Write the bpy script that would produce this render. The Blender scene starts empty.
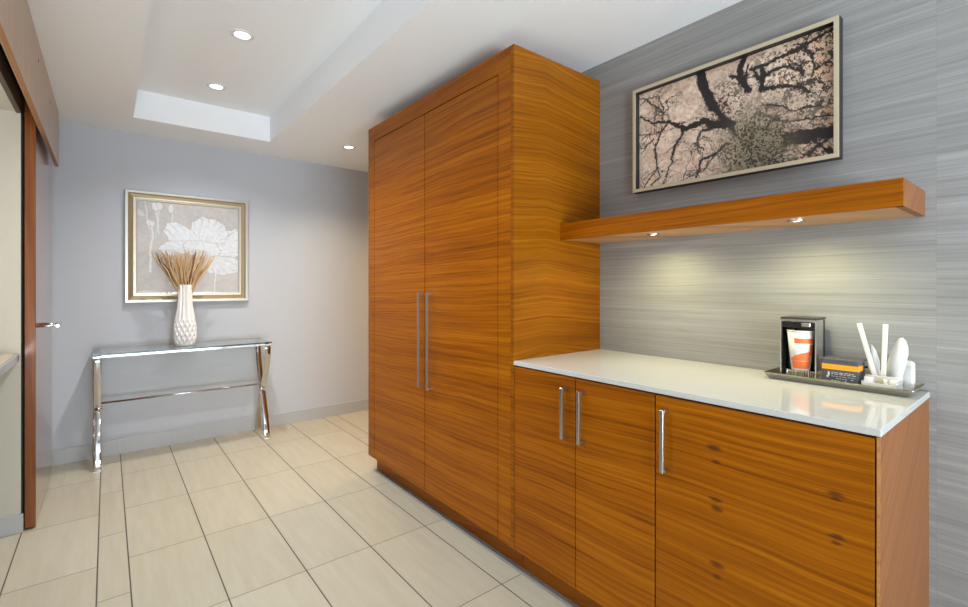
import bpy, bmesh, math, random
import numpy as np
from mathutils import Vector, Matrix
PI = math.pi
random.seed(7)
S = bpy.context.scene
C = S.collection

# ------------------------------------------------------------------ camera
cam = bpy.data.cameras.new('camera')
cam.sensor_width = 36.0
cam.lens = 468.88 / 968 * 36
cam.shift_y = -(303.5 - 285.0) / 968
cam.clip_start = 0.02
camo = bpy.data.objects.new('camera', cam)
camo.location = (0, 0, 1.26)
camo.rotation_euler = (PI / 2, 0, -0.6772)
C.objects.link(camo)
S.camera = camo

# ------------------------------------------------------------------ world, lights, exposure
W = bpy.data.worlds.new('world')
S.world = W
W.use_nodes = True
W.node_tree.nodes['Background'].inputs[0].default_value = (0.86, 0.93, 1.0, 1)
W.node_tree.nodes['Background'].inputs[1].default_value = 0.06
S.view_settings.view_transform = 'Standard'
S.view_settings.look = 'None'
S.view_settings.exposure = 0.71
S.view_settings.gamma = 1.0


def area(name, loc, target, sx, sy, power, col):
    l = bpy.data.lights.new(name, 'AREA')
    l.shape = 'RECTANGLE'
    l.size, l.size_y = sx, sy
    l.energy = power
    l.color = col
    o = bpy.data.objects.new(name, l)
    o.location = loc
    o.rotation_euler = (Vector(target) - Vector(loc)).to_track_quat('-Z', 'Y').to_euler()
    C.objects.link(o)
    return o


def spot(name, loc, power, col, angle=120, blend=0.9, size=0.04, target=None, parent=None):
    l = bpy.data.lights.new(name, 'SPOT')
    l.energy = power
    l.color = col
    l.spot_size = math.radians(angle)
    l.spot_blend = blend
    l.shadow_soft_size = size
    o = bpy.data.objects.new(name, l)
    o.location = loc
    if target:
        o.rotation_euler = (Vector(target) - Vector(loc)).to_track_quat('-Z', 'Y').to_euler()
    C.objects.link(o)
    if parent:
        o.parent = parent
    return o


# daylight from the open room behind the camera, then two added ceiling fills
area('daylight_rear', (0.3, -3.2, 1.2), (0.6, 3, 1.6), 2.2, 2.0, 12, (0.84, 0.93, 1.0))
area('ceiling_fill_low', (0.3, -3.2, 0.35), (0.4, -2.0, 2.4), 3.0, 1.2, 168, (0.84, 0.93, 1.0))  # unseen low fill, tilted up and added to brighten the ceiling
area('ceiling_fill_up', (0.2, -1.4, 1.7), (0.35, 0.6, 2.4), 0.4, 0.4, 6, (0.95, 0.97, 1.0))  # added up-facing fill behind the camera, stands for no actual lamp
# recessed lamps of the tray ceiling nearer than the photograph shows
for yy in (1.94, 1.11):
    spot('tray_lamp', (0.57, yy, 2.58), 21, (1, 0.97, 0.94), 130)
# warm lamps of the side corridor and of the wet-bar niche
spot('corridor_lamp', (3.1, 3.72, 2.38), 150, (1, 0.50, 0.13), 160, size=0.35)
area('niche_fill', (-1.5, 2.35, 1.35), (1.0, 2.5, 2.3), 0.9, 0.6, 8, (0.95, 0.97, 1.0))  # unseen fill added in the niche to brighten the tall doors and ceiling
spot('niche_lamp', (-0.85, 2.75, 2.10), 2, (1, 0.92, 0.76), 160)

# ------------------------------------------------------------------ key positions (metres, camera foot at the origin)
XF, XW, XK = 1.387, 1.992, 1.4416      # cabinet fronts, feature wall, kick
YN, YT, YL, YB = 0.269, 1.517, 2.981, 4.439
ZC, ZT, ZCE, ZTR = 0.929, 2.317, 2.404, 2.60


# ------------------------------------------------------------------ material helpers
def mat(name, col=(0.8, 0.8, 0.8), rough=0.5, metal=0.0, coat=0.0, spec=0.5):
    m = bpy.data.materials.new(name)
    m.use_nodes = True
    b = m.node_tree.nodes['Principled BSDF']
    b.inputs['Base Color'].default_value = (*col, 1)
    b.inputs['Roughness'].default_value = rough
    b.inputs['Metallic'].default_value = metal
    b.inputs['Coat Weight'].default_value = coat
    b.inputs['Coat Roughness'].default_value = 0.15
    b.inputs['Specular IOR Level'].default_value = spec
    return m


class NB:
    def __init__(s, m):
        s.nt = m.node_tree
        s.b = s.nt.nodes['Principled BSDF']

    def n(s, t, **kw):
        x = s.nt.nodes.new(t)
        for k, v in kw.items():
            setattr(x, k, v)
        return x

    def l(s, a, b):
        s.nt.links.new(a, b)

    def val(s, sock, v):
        if hasattr(v, 'links') or hasattr(v, 'is_output'):
            s.l(v, sock)
        else:
            sock.default_value = v

    def m(s, op, a, b=0.0, c=0.0):
        x = s.n('ShaderNodeMath', operation=op)
        s.val(x.inputs[0], a)
        s.val(x.inputs[1], b)
        s.val(x.inputs[2], c)
        return x.outputs[0]

    def noise(s, vec, scale, detail=4, rough=0.5, dist=0.0):
        x = s.n('ShaderNodeTexNoise')
        s.l(vec, x.inputs['Vector'])
        x.inputs['Scale'].default_value = scale
        x.inputs['Detail'].default_value = detail
        x.inputs['Roughness'].default_value = rough
        x.inputs['Distortion'].default_value = dist
        return x.outputs['Fac']

    def comb(s, x, y, z):
        c = s.n('ShaderNodeCombineXYZ')
        for i, v in enumerate((x, y, z)):
            s.val(c.inputs[i], v)
        return c.outputs[0]

    def ramp(s, fac, stops):
        r = s.n('ShaderNodeValToRGB')
        el = r.color_ramp.elements
        while len(el) < len(stops):
            el.new(0.5)
        for e, (p, c) in zip(el, stops):
            e.position = p
            e.color = (*c, 1)
        s.l(fac, r.inputs[0])
        return r.outputs[0]

    def mix(s, fac, a, b, mode='MIX'):
        x = s.n('ShaderNodeMix', data_type='RGBA', blend_type=mode)
        s.val(x.inputs[0], fac)
        for i, v in ((6, a), (7, b)):
            if isinstance(v, tuple):
                x.inputs[i].default_value = (*v, 1)
            else:
                s.l(v, x.inputs[i])
        return x.outputs[2]

    def bump(s, h, strength=0.1, dist=0.002):
        x = s.n('ShaderNodeBump')
        x.inputs['Strength'].default_value = strength
        x.inputs['Distance'].default_value = dist
        s.l(h, x.inputs['Height'])
        s.l(x.outputs[0], s.b.inputs['Normal'])


def wood(name, stops, vertical=False, rough=0.36, coat=0.06, tilt=0.03, seed=0.0, knots=None, freq=1.0, book=None, fine_w=0.20):
    m = mat(name, rough=rough, coat=coat, spec=0.13)
    k = NB(m)
    tc = k.n('ShaderNodeTexCoord')
    sp = k.n('ShaderNodeSeparateXYZ')
    k.l(tc.outputs['Object'], sp.inputs[0])
    oi = k.n('ShaderNodeObjectInfo')
    x, y, z = sp.outputs
    if vertical:
        along, across = z, k.m('ADD', x, y)
    else:
        along, across = k.m('ADD', x, y), z
    if book is not None:
        along = k.m('ABSOLUTE', k.m('SUBTRACT', along, book))
    across = k.m('ADD', across, k.m('MULTIPLY', along, tilt))
    # slow waviness of the grain
    wv = k.noise(k.comb(k.m('MULTIPLY', along, 1.6), k.m('MULTIPLY', across, 2.0), seed), 1.0, 2)
    across2 = k.m('ADD', across, k.m('MULTIPLY', k.m('SUBTRACT', wv, 0.5), 0.045))
    broad = k.noise(k.comb(k.m('MULTIPLY', along, 0.5), k.m('MULTIPLY', across2, 11.0 * freq), seed + 3), 1.0, 3, 0.55)
    line = k.noise(k.comb(k.m('MULTIPLY', along, 0.7), k.m('MULTIPLY', across2, 82.0 * freq), seed + 7), 1.0, 3, 0.6)
    fine = k.noise(k.comb(k.m('MULTIPLY', along, 4.0), k.m('MULTIPLY', across2, 190.0), seed + 11), 1.0, 2, 0.6)
    f = k.m('ADD', k.m('MULTIPLY', broad, 0.36), k.m('ADD', k.m('MULTIPLY', line, 0.50), k.m('MULTIPLY', fine, fine_w)))
    f = k.m('SUBTRACT', f, (fine_w - 0.12) * 0.5)
    f = k.m('ADD', f, k.m('MULTIPLY', k.m('SUBTRACT', oi.outputs['Random'], 0.5), 0.03))
    col = k.ramp(f, stops)
    # dark pore lines
    pores = k.noise(k.comb(k.m('MULTIPLY', along, 2.2), k.m('MULTIPLY', across2, 120.0), seed + 19), 1.0, 3, 0.65)
    pf = k.ramp(pores, [(0.30, (0.52, 0.42, 0.36)), (0.47, (1, 1, 1))])
    col = k.mix(0.75, col, pf, 'MULTIPLY')
    if knots:
        kf = None
        for (ka, kz, r) in knots:
            da = k.m('MULTIPLY', k.m('SUBTRACT', along, ka), 0.42)
            dz = k.m('SUBTRACT', z, kz)
            d = k.m('SQRT', k.m('ADD', k.m('MULTIPLY', da, da), k.m('MULTIPLY', dz, dz)))
            d = k.m('ADD', d, k.m('MULTIPLY', k.m('SUBTRACT', fine, 0.5), 0.020))
            v = k.m('SUBTRACT', 1.0, k.m('DIVIDE', d, r * 0.75))
            v = k.m('MAXIMUM', v, 0.0)
            kf = v if kf is None else k.m('MAXIMUM', kf, v)
        col = k.mix(k.m('MINIMUM', k.m('MULTIPLY', kf, 1.3), 0.7), col, (0.055, 0.018, 0.006))
    k.l(col, k.b.inputs['Base Color'])
    k.bump(pores, 0.05, 0.001)
    return m


WOOD_STOPS = [(0.36, (0.19, 0.049, 0.0008)), (0.46, (0.285, 0.079, 0.0009)), (0.54, (0.36, 0.108, 0.0011)), (0.64, (0.44, 0.150, 0.0025))]
M = {}
M['wood'] = wood('walnut_veneer', WOOD_STOPS)
KN = lambda y: (XF - 1.70) + (y - (YN + 0.8385) / 2)
M['wood_knot'] = wood('walnut_veneer_knotted', WOOD_STOPS, seed=5.0, tilt=0.0, knots=[
    (KN(0.649), 0.782, 0.015), (KN(0.643), 0.743, 0.009), (KN(0.643), 0.632, 0.012), (KN(0.64), 0.606, 0.012),
    (KN(0.64), 0.443, 0.014), (KN(0.64), 0.408, 0.009), (KN(0.354), 0.750, 0.013), (KN(0.354), 0.738, 0.008),
    (KN(0.352), 0.646, 0.011), (KN(0.353), 0.63, 0.008)])
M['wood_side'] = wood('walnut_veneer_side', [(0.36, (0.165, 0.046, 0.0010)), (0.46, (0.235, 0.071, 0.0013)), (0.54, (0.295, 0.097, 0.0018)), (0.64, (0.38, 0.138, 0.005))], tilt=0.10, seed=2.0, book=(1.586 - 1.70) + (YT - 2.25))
M['wood_end'] = wood('walnut_end_panel', [(0.34, (0.185, 0.064, 0.016)), (0.5, (0.24, 0.089, 0.025)), (0.66, (0.29, 0.115, 0.037))], tilt=-0.75, seed=9.0, rough=0.4)
M['wood_kick'] = wood('walnut_kick', [(0.34, (0.19, 0.048, 0.003)), (0.5, (0.29, 0.082, 0.004)), (0.66, (0.38, 0.12, 0.008))], tilt=0.2, seed=4.0)
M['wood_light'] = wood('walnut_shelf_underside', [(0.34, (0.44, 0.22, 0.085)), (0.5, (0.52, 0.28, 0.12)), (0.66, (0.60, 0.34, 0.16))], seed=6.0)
M['wood_door'] = wood('walnut_vertical', [(0.34, (0.15, 0.044, 0.011)), (0.5, (0.21, 0.066, 0.017)), (0.66, (0.27, 0.095, 0.028))], vertical=True, seed=8.0, rough=0.2, coat=1.0)
M['wood_valance'] = wood('walnut_valance', [(0.34, (0.37, 0.225, 0.115)), (0.5, (0.42, 0.26, 0.14)), (0.66, (0.47, 0.30, 0.17))], vertical=True, seed=12.0, rough=0.28, coat=0.4)
M['wood_edge'] = wood('walnut_edge_band', [(0.34, (0.40, 0.17, 0.05)), (0.5, (0.50, 0.23, 0.07)), (0.66, (0.56, 0.29, 0.10))], seed=3.0)
M['dark'] = mat('dark_recess', (0.012, 0.009, 0.007), 0.8)
M['steel'] = mat('brushed_nickel', (0.50, 0.495, 0.48), 0.28, 1.0)
M['chrome'] = mat('polished_chrome', (0.60, 0.61, 0.63), 0.05, 1.0)
M['ceiling'] = mat('ceiling_paint', (0.85, 0.88, 0.91), 0.9, spec=0.2)
M['tray_side'] = mat('tray_side_paint', (0.80, 0.81, 0.81), 0.9, spec=0.2)
M['cream'] = mat('cream_paint', (0.53, 0.505, 0.43), 0.85, spec=0.2)
M['white'] = mat('white_plastic', (0.72, 0.72, 0.71), 0.3)
M['paper'] = mat('white_paper', (0.72, 0.71, 0.69), 0.8, spec=0.2)
M['black'] = mat('black_plastic', (0.012, 0.012, 0.013), 0.25)
M['tray_metal'] = mat('tray_metal', (0.42, 0.40, 0.33), 0.32, 1.0)
M['champagne'] = mat('champagne_frame', (0.60, 0.52, 0.38), 0.45, 0.35)
M['frame_side'] = mat('black_frame_side', (0.02, 0.02, 0.022), 0.5)
M['orange'] = mat('orange_print', (0.80, 0.17, 0.04), 0.6)
M['band'] = mat('amber_print', (0.95, 0.36, 0.02), 0.5)
M['charcoal'] = mat('charcoal_card', (0.085, 0.085, 0.095), 0.5)
M['print_white'] = mat('white_print', (0.72, 0.72, 0.74), 0.6)
M['lens'] = mat('lamp_lens', (1, 1, 1), 0.5)
b = M['lens'].node_tree.nodes['Principled BSDF']
b.inputs['Emission Color'].default_value = (1, 0.96, 0.9, 1)
b.inputs['Emission Strength'].default_value = 6.0
M['trim_white'] = mat('lamp_trim', (0.72, 0.71, 0.70), 0.4)
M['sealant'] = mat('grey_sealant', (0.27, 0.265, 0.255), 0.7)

# wall paint
m = mat('grey_wall_paint', (0.50, 0.525, 0.57), 0.75, spec=0.25)
M['wall'] = m
k = NB(m)
tc = k.n('ShaderNodeTexCoord')
k.bump(k.noise(tc.outputs['Object'], 220, 2), 0.05, 0.001)

# wallpaper: fine irregular horizontal strands, butt joints every 0.915 m
m = mat('strand_wallpaper', rough=0.62, spec=0.3)
M['wallpaper'] = m
k = NB(m)
tc = k.n('ShaderNodeTexCoord')
sp = k.n('ShaderNodeSeparateXYZ')
k.l(tc.outputs['Object'], sp.inputs[0])
x, y, z = sp.outputs
pan = k.m('FLOOR', k.m('DIVIDE', k.m('SUBTRACT', y, 0.252), 2.2))
off = k.m('MULTIPLY', pan, 0.6)
wob = k.m('MULTIPLY', k.m('SUBTRACT', k.noise(k.comb(k.m('MULTIPLY', y, 0.9), k.m('MULTIPLY', z, 3.0), off), 1.0, 2), 0.5), 0.022)
zz = k.m('ADD', z, wob)
a1 = k.noise(k.comb(k.m('MULTIPLY', y, 0.7), k.m('MULTIPLY', zz, 30), off), 1.0, 2, 0.5)
a2 = k.noise(k.comb(k.m('MULTIPLY', y, 1.1), k.m('MULTIPLY', zz, 120), k.m('ADD', off, 3.0)), 1.0, 2, 0.6)
a3 = k.noise(k.comb(k.m('MULTIPLY', y, 2.0), k.m('MULTIPLY', zz, 300), k.m('ADD', off, 5.0)), 1.0, 2, 0.6)
ff = k.m('ADD', k.m('MULTIPLY', a1, 0.36), k.m('ADD', k.m('MULTIPLY', a2, 0.34), k.m('MULTIPLY', a3, 0.30)))
col = k.ramp(ff, [(0.36, (0.235, 0.233, 0.231)), (0.46, (0.285, 0.283, 0.279)), (0.54, (0.315, 0.312, 0.306)), (0.64, (0.38, 0.376, 0.368))])
strand = k.noise(k.comb(k.m('MULTIPLY', y, 0.9), k.m('MULTIPLY', zz, 75), k.m('ADD', off, 9.0)), 1.0, 2, 0.55)
thin = k.m('SUBTRACT', 1.0, k.m('MINIMUM', k.m('DIVIDE', k.m('ABSOLUTE', k.m('SUBTRACT', strand, 0.52)), 0.022), 1.0))
col = k.mix(k.m('MULTIPLY', thin, 0.42), col, (0.19, 0.187, 0.185))
fr = k.m('FRACT', k.m('DIVIDE', k.m('SUBTRACT', y, 0.252), 2.2))
seam = k.m('LESS_THAN', fr, 0.0008)
col = k.mix(k.m('MULTIPLY', seam, 0.25), col, (0.2, 0.2, 0.2))
k.l(col, k.b.inputs['Base Color'])
k.bump(a2, 0.12, 0.0015)

# quartz worktop
m = mat('white_quartz', rough=0.055, spec=0.5)
M['quartz'] = m
k = NB(m)
tc = k.n('ShaderNodeTexCoord')
f1 = k.noise(tc.outputs['Object'], 260, 2, 0.7)
k.l(k.ramp(f1, [(0.3, (0.545, 0.545, 0.53)), (0.45, (0.57, 0.567, 0.55)), (0.7, (0.585, 0.58, 0.565))]), k.b.inputs['Base Color'])

# floor tile: per-tile tone from a vertex colour, soft streaks along the tile
m = mat('cream_porcelain_tile', rough=0.27, spec=0.45)
M['tile'] = m
k = NB(m)
tc = k.n('ShaderNodeTexCoord')
sp = k.n('ShaderNodeSeparateXYZ')
k.l(tc.outputs['Object'], sp.inputs[0])
at = k.n('ShaderNodeVertexColor', layer_name='tone')
s2 = k.n('ShaderNodeSeparateColor')
k.l(at.outputs[0], s2.inputs[0])
st = k.noise(k.comb(k.m('MULTIPLY', sp.outputs[0], 30), k.m('MULTIPLY', sp.outputs[1], 3.0), k.m('MULTIPLY', s2.outputs[0], 40)), 1.0, 3, 0.6)
f1 = k.m('ADD', k.m('MULTIPLY', st, 0.8), k.m('MULTIPLY', s2.outputs[0], 0.2))
k.l(k.ramp(f1, [(0.30, (0.415, 0.392, 0.305)), (0.5, (0.438, 0.415, 0.328)), (0.70, (0.462, 0.440, 0.352))]), k.b.inputs['Base Color'])
M['grout'] = mat('dark_grout', (0.075, 0.065, 0.048), 0.9)
M['base_tile'] = mat('grey_base_tile', (0.43, 0.445, 0.455), 0.35)
M['base_grout'] = mat('base_grout', (0.60, 0.60, 0.58), 0.8)

# glass
m = mat('clear_green_glass', (0.80, 0.92, 0.90), 0.0)
m.node_tree.nodes['Principled BSDF'].inputs['Transmission Weight'].default_value = 1.0
m.node_tree.nodes['Principled BSDF'].inputs['IOR'].default_value = 1.5
M['glass'] = m
m = mat('glass_edge', (0.02, 0.06, 0.06), 0.08)
M['glass_edge'] = m


def attr_mat(name, rough=0.6, coat=0.0):
    m = mat(name, rough=rough, coat=coat)
    k = NB(m)
    v = k.n('ShaderNodeVertexColor', layer_name='art')
    k.l(v.outputs[0], k.b.inputs['Base Color'])
    return m


# ------------------------------------------------------------------ mesh helpers
def bx(bm, x0, x1, y0, y1, z0, z1, bev=0.0, seg=2, mi=0):
    r = bmesh.ops.create_cube(bm, size=1.0)
    vs = r['verts']
    bmesh.ops.scale(bm, vec=(abs(x1 - x0), abs(y1 - y0), abs(z1 - z0)), verts=vs)
    bmesh.ops.translate(bm, vec=((x0 + x1) / 2, (y0 + y1) / 2, (z0 + z1) / 2), verts=vs)
    fs = set(f for v in vs for f in v.link_faces)
    for f in fs:
        f.material_index = mi
    if bev > 0:
        es = list(set(e for v in vs for e in v.link_edges))
        bmesh.ops.bevel(bm, geom=es, offset=bev, segments=seg, profile=0.5, affect='EDGES')
    return bm


def box(x0, x1, y0, y1, z0, z1, bev=0.0, seg=2):
    return bx(bmesh.new(), x0, x1, y0, y1, z0, z1, bev, seg)


def ring(bm, c, u, v, ru, rv, n):
    return [bm.verts.new(c + u * (ru * math.cos(2 * PI * i / n)) + v * (rv * math.sin(2 * PI * i / n))) for i in range(n)]


def bridge(bm, r0, r1, mi=0, smooth=True):
    n = len(r0)
    for i in range(n):
        f = bm.faces.new((r0[i], r0[(i + 1) % n], r1[(i + 1) % n], r1[i]))
        f.material_index = mi
        f.smooth = smooth


def lathe(bm, prof, cx=0, cy=0, n=32, mi=0, cap0=True, cap1=True, smooth=True):
    rs = []
    for r, z in prof:
        rs.append(ring(bm, Vector((cx, cy, z)), Vector((1, 0, 0)), Vector((0, 1, 0)), r, r, n))
    for a, b_ in zip(rs, rs[1:]):
        bridge(bm, a, b_, mi, smooth)
    if cap0:
        bm.faces.new(rs[0][::-1]).material_index = mi
    if cap1:
        bm.faces.new(rs[-1]).material_index = mi
    return rs


def tube(bm, pts, r, n=12, mi=0):
    pts = [Vector(p) for p in pts]
    rs = []
    for i, p in enumerate(pts):
        d = (pts[min(i + 1, len(pts) - 1)] - pts[max(i - 1, 0)]).normalized()
        up = Vector((0, 0, 1)) if abs(d.z) < 0.9 else Vector((1, 0, 0))
        u = d.cross(up).normalized()
        v = u.cross(d).normalized()
        rr = r[i] if isinstance(r, (list, tuple)) else r
        rs.append(ring(bm, p, u, v, rr, rr, n))
    for a, b_ in zip(rs, rs[1:]):
        bridge(bm, a, b_, mi)
    bm.faces.new(rs[0][::-1]).material_index = mi
    bm.faces.new(rs[-1]).material_index = mi
    return bm


def strap(bm, pts, width, thick, axis=Vector((1, 0, 0)), mi=0):
    """flat bar with its broad side across `axis`, swept along pts"""
    pts = [Vector(p) for p in pts]
    rs = []
    for i, p in enumerate(pts):
        d = (pts[min(i + 1, len(pts) - 1)] - pts[max(i - 1, 0)]).normalized()
        nrm = axis.cross(d).normalized()
        w, t = axis * (width / 2), nrm * (thick / 2)
        c = 0.18
        rs.append([bm.verts.new(q) for q in (p - w * (1 - c) - t, p + w * (1 - c) - t, p + w - t * (1 - c), p + w + t * (1 - c),
                                             p + w * (1 - c) + t, p - w * (1 - c) + t, p - w + t * (1 - c), p - w - t * (1 - c))])
    for a, b_ in zip(rs, rs[1:]):
        bridge(bm, a, b_, mi, True)
    bm.faces.new(rs[0][::-1])
    bm.faces.new(rs[-1])
    return bm


def obj(name, bm, ms, parent=None):
    bmesh.ops.recalc_face_normals(bm, faces=bm.faces)
    me = bpy.data.meshes.new(name)
    bm.to_mesh(me)
    bm.free()
    for q in (ms if isinstance(ms, (list, tuple)) else [ms]):
        me.materials.append(q)
    o = bpy.data.objects.new(name, me)
    C.objects.link(o)
    if parent is not None:
        o.parent = parent
        p = parent
        inv = Matrix.Identity(4)
        chain = []
        while p is not None:
            chain.append(p)
            p = p.parent
        w = Matrix.Identity(4)
        for p in reversed(chain):
            w = w @ Matrix.LocRotScale(p.location, p.rotation_euler, p.scale)
        me.transform(w.inverted())
    return o


def tag(o, label, cat, group=None):
    o['label'] = label
    o['category'] = cat
    if group:
        o['group'] = group
    return o


def thing(name, label, cat, loc=(0, 0, 0), group=None):
    o = bpy.data.objects.new(name, None)
    o.empty_display_size = 0.05
    o.location = loc
    C.objects.link(o)
    return tag(o, label, cat, group)


def struct(name, bm, ms, parent=None, label=None, cat=None):
    o = obj(name, bm, ms, parent)
    if parent is None:
        o['kind'] = 'structure'
        if label:
            o['label'] = label
        if cat:
            o['category'] = cat
    return o


# ------------------------------------------------------------------ floor
bm = bmesh.new()
tone = bm.loops.layers.color.new('tone')
XMIN, XMAX, YMIN, YMAX = -3.2, 4.2, -3.4, 4.6
bx(bm, XMIN, XMAX, YMIN, YMAX, -0.12, -0.0012, mi=1)
cols = []
xx = -0.033
while xx > XMIN:
    cols.append((xx - 0.3055, xx, 0.0))
    xx -= 0.3055
cols.append((-0.033, 0.077, 0.3055))
for i in range(5):
    cols.append((0.077 + 0.3045 * i, 0.077 + 0.3045 * (i + 1), 0.0))
cols.append((1.5995, 1.725, 0.3055))
xx = 1.725
while xx < XMAX:
    cols.append((xx, xx + 0.305, 0.0))
    xx += 0.305
rt = random.Random(3)
for (xa, xb, o_) in cols:
    y0 = 1.492 + o_ - 0.612 * 9
    while y0 < YMAX:
        a, b_, c_, d_ = max(xa + 0.0026, XMIN), min(xb - 0.0026, XMAX), max(y0 + 0.0016, YMIN), min(y0 + 0.612 - 0.0016, YMAX)
        if b_ > a and d_ > c_:
            f = bm.faces.new([bm.verts.new(p) for p in ((a, c_, 0), (b_, c_, 0), (b_, d_, 0), (a, d_, 0))])
            t = rt.random()
            for lp in f.loops:
                lp[tone] = (t, t, t, 1)
        y0 += 0.612
struct('floor', bm, [M['tile'], M['grout']], label='cream rectangular porcelain floor tiles with dark joints', cat='floor')

# ------------------------------------------------------------------ ceiling with its raised tray
bm = bmesh.new()
TX0, TX1, TY0, TY1 = 0.139, 1.0145, 0.20, 3.99
Z1 = 2.75
for (a, b_, c_, d_) in ((XMIN, TX0, YMIN, YMAX), (TX1, XMAX, YMIN, YMAX), (TX0, TX1, YMIN, TY0), (TX0, TX1, TY1, YMAX)):
    bx(bm, a, b_, c_, d_, ZCE, Z1)
bx(bm, TX0, TX1, TY0, TY1, ZTR, Z1)
struct('ceiling', bm, M['ceiling'], label='white painted ceiling with a raised rectangular tray', cat='ceiling')

# ------------------------------------------------------------------ walls
struct('wall_back', box(XMIN, XMAX, YB, YB + 0.15, 0, ZCE), M['wall'], label='plain cool grey wall behind the console table', cat='wall')
struct('wall_right', box(XW, XW + 0.12, YMIN, YL, 0, ZCE), M['wallpaper'], label='grey horizontally streaked wallpaper wall behind the worktop', cat='wall')
struct('wall_corridor', box(4.05, 4.2, YL, YB, 0, ZCE), M['cream'], label='cream end wall of the side corridor', cat='wall')
# block that carries the cream niche wall and hides behind the sliding door
struct('wall_niche', box(-1.75, -0.343, 3.346, YB, 0, ZCE), M['cream'], label='cream wall of the niche left of the sliding door', cat='wall')
struct('wall_niche_side', box(-1.75, -1.60, 1.0, 3.346, 0, ZCE), M['cream'], label='cream far side wall of the niche', cat='wall')
struct('wall_left', box(-1.60, -0.343, 0.9, 1.75, 0, ZCE), M['cream'], label='cream wall on the near side of the niche', cat='wall')
struct('ceiling_niche', box(-1.60, -0.36, 1.75, 3.346, 2.14, ZCE - 0.002), M['cream'], label='low cream ceiling of the niche', cat='ceiling')

# skirting tiles
bm = bmesh.new()
bx(bm, -0.33, 4.05, YB - 0.010, YB + 0.002, 0.0, 0.106, mi=1)
xs = [-0.33, -0.2285, 0.077 - 0.001, 0.3815, 0.686, 0.9905, 1.295, 1.5995, 1.904, 2.21, 2.51, 2.82, 3.12, 3.43, 3.73, 4.05]
for a, b_ in zip(xs, xs[1:]):
    bx(bm, a + 0.001, b_ - 0.001, YB - 0.012, YB - 0.009, 0.0, 0.108, 0.0008, 1)
struct('baseboard_back', bm, [M['base_tile'], M['base_grout']], label='grey tile skirting along the back wall', cat='baseboard')
struct('baseboard_niche', box(-1.6, -0.333, 3.334, 3.346, 0, 0.094, 0.001, 1), M['base_tile'], label='grey tile skirting under the cream niche wall', cat='baseboard')
bm = bmesh.new()
bx(bm, XW - 0.012, XW, YMIN, YN - 0.01, 0.0, 0.095, 0.001, 1)
struct('baseboard_right', bm, M['base_tile'], label='grey tile skirting along the wallpapered wall', cat='baseboard')

# header over the niche opening and the fascia in front of the door track
struct('trim_1', box(-0.36, -0.3405, 1.75, 3.345, 2.135, ZCE - 0.001), mat('dark_header_wood', (0.085, 0.058, 0.038), 0.5), label='dark wooden header above the niche opening', cat='trim')
bm = bmesh.new()
bx(bm, -0.270, -0.25, 1.0, 4.20, 2.049, ZCE - 0.0005)
fascia = struct('trim_2', bm, M['wood_valance'], label='wide walnut fascia board hiding the sliding door track', cat='trim')
obj('bottom_edge', box(-0.2665, -0.2492, 1.0, 4.2005, 2.045, 2.0495, 0.0008, 1), mat('walnut_lower_edge', (0.30, 0.13, 0.04), 0.45), fascia)
for (yy, zz_) in ((3.004, 2.304), (3.586, 2.288)):
    bm = bmesh.new()
    tube(bm, [(-0.2495, yy, zz_), (-0.2485, yy, zz_)], 0.0065, 12)
    obj('screw_plug', bm, M['dark'], fascia)
struct('trim_3', box(-0.330, -0.2885, 1.0, 4.25, 2.22, 2.28), M['dark'], label='dark sliding door track behind the fascia', cat='trim')

# sliding door leaf
door = struct('door_1', box(-0.329, -0.287, 3.346, 4.25, 0.012, 2.215, 0.0015, 1), M['wood_door'], label='tall walnut sliding door leaf parked against the wall', cat='door')
bm = bmesh.new()
for yy in (3.40, 3.60):
    tube(bm, [(-0.2875, yy, 1.042), (-0.209, yy, 1.042)], 0.0065, 14)
tube(bm, [(-0.209, 3.385, 1.042), (-0.209, 3.615, 1.042)], 0.0095, 16)
obj('handle', bm, M['chrome'], door)

# counter in the niche
t = thing('niche_counter', 'grey edged counter slab fixed in the cream niche at far left', 'counter', (-0.9, 2.8, 0))
bm = bmesh.new()
pts = [(-1.595, 2.0), (-0.362, 2.0), (-0.346, 2.016)] + [(-0.371 + 0.025 * math.cos(a), 3.318 + 0.025 * math.sin(a)) for a in np.linspace(0, PI / 2, 7)] + [(-1.595, 3.343)]
bot = [bm.verts.new((x_, y_, 0.877)) for x_, y_ in pts]
top = [bm.verts.new((x_, y_, 0.911)) for x_, y_ in pts]
bridge(bm, bot, top, 0, False)
bm.faces.new(bot[::-1])
f = bm.faces.new(top)
obj('slab', bm, mat('grey_steel_edge', (0.42, 0.43, 0.44), 0.3, 0.6), t)
obj('worktop', box(-1.59, -0.358, 2.01, 3.335, 0.9105, 0.9135), mat('tan_laminate', (0.42, 0.36, 0.27), 0.4), t)
obj('bracket', box(-1.59, -1.0, 2.6, 2.64, 0.60, 0.8775), M['steel'], t)

# grey sealant strip at the foot of the cabinets
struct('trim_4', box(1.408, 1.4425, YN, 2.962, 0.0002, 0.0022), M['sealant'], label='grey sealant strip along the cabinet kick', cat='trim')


# ------------------------------------------------------------------ cabinets
def bar_handle(y, z0, z1, parent, w=0.010, d=0.036, dy=0.010):
    bm = bmesh.new()
    x = XF
    bx(bm, x - d, x - d + 0.010, y - w / 2 - dy * 0, y + w / 2, z0, z1, 0.0012, 1)
    bx(bm, x - d + 0.009, x + 0.001, y - w / 2, y + w / 2, z1 - 0.011, z1 - 0.0005, 0.0008, 1)
    bx(bm, x - d + 0.009, x + 0.001, y - w / 2, y + w / 2, z0 + 0.0005, z0 + 0.011, 0.0008, 1)
    return obj('handle', bm, M['steel'], parent)


def door_panel(y0, y1, z0, z1, parent, m_):
    return obj('door', box(XF, XF + 0.020, y0, y1, z0, z1, 0.0010, 1), m_, parent)


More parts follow.
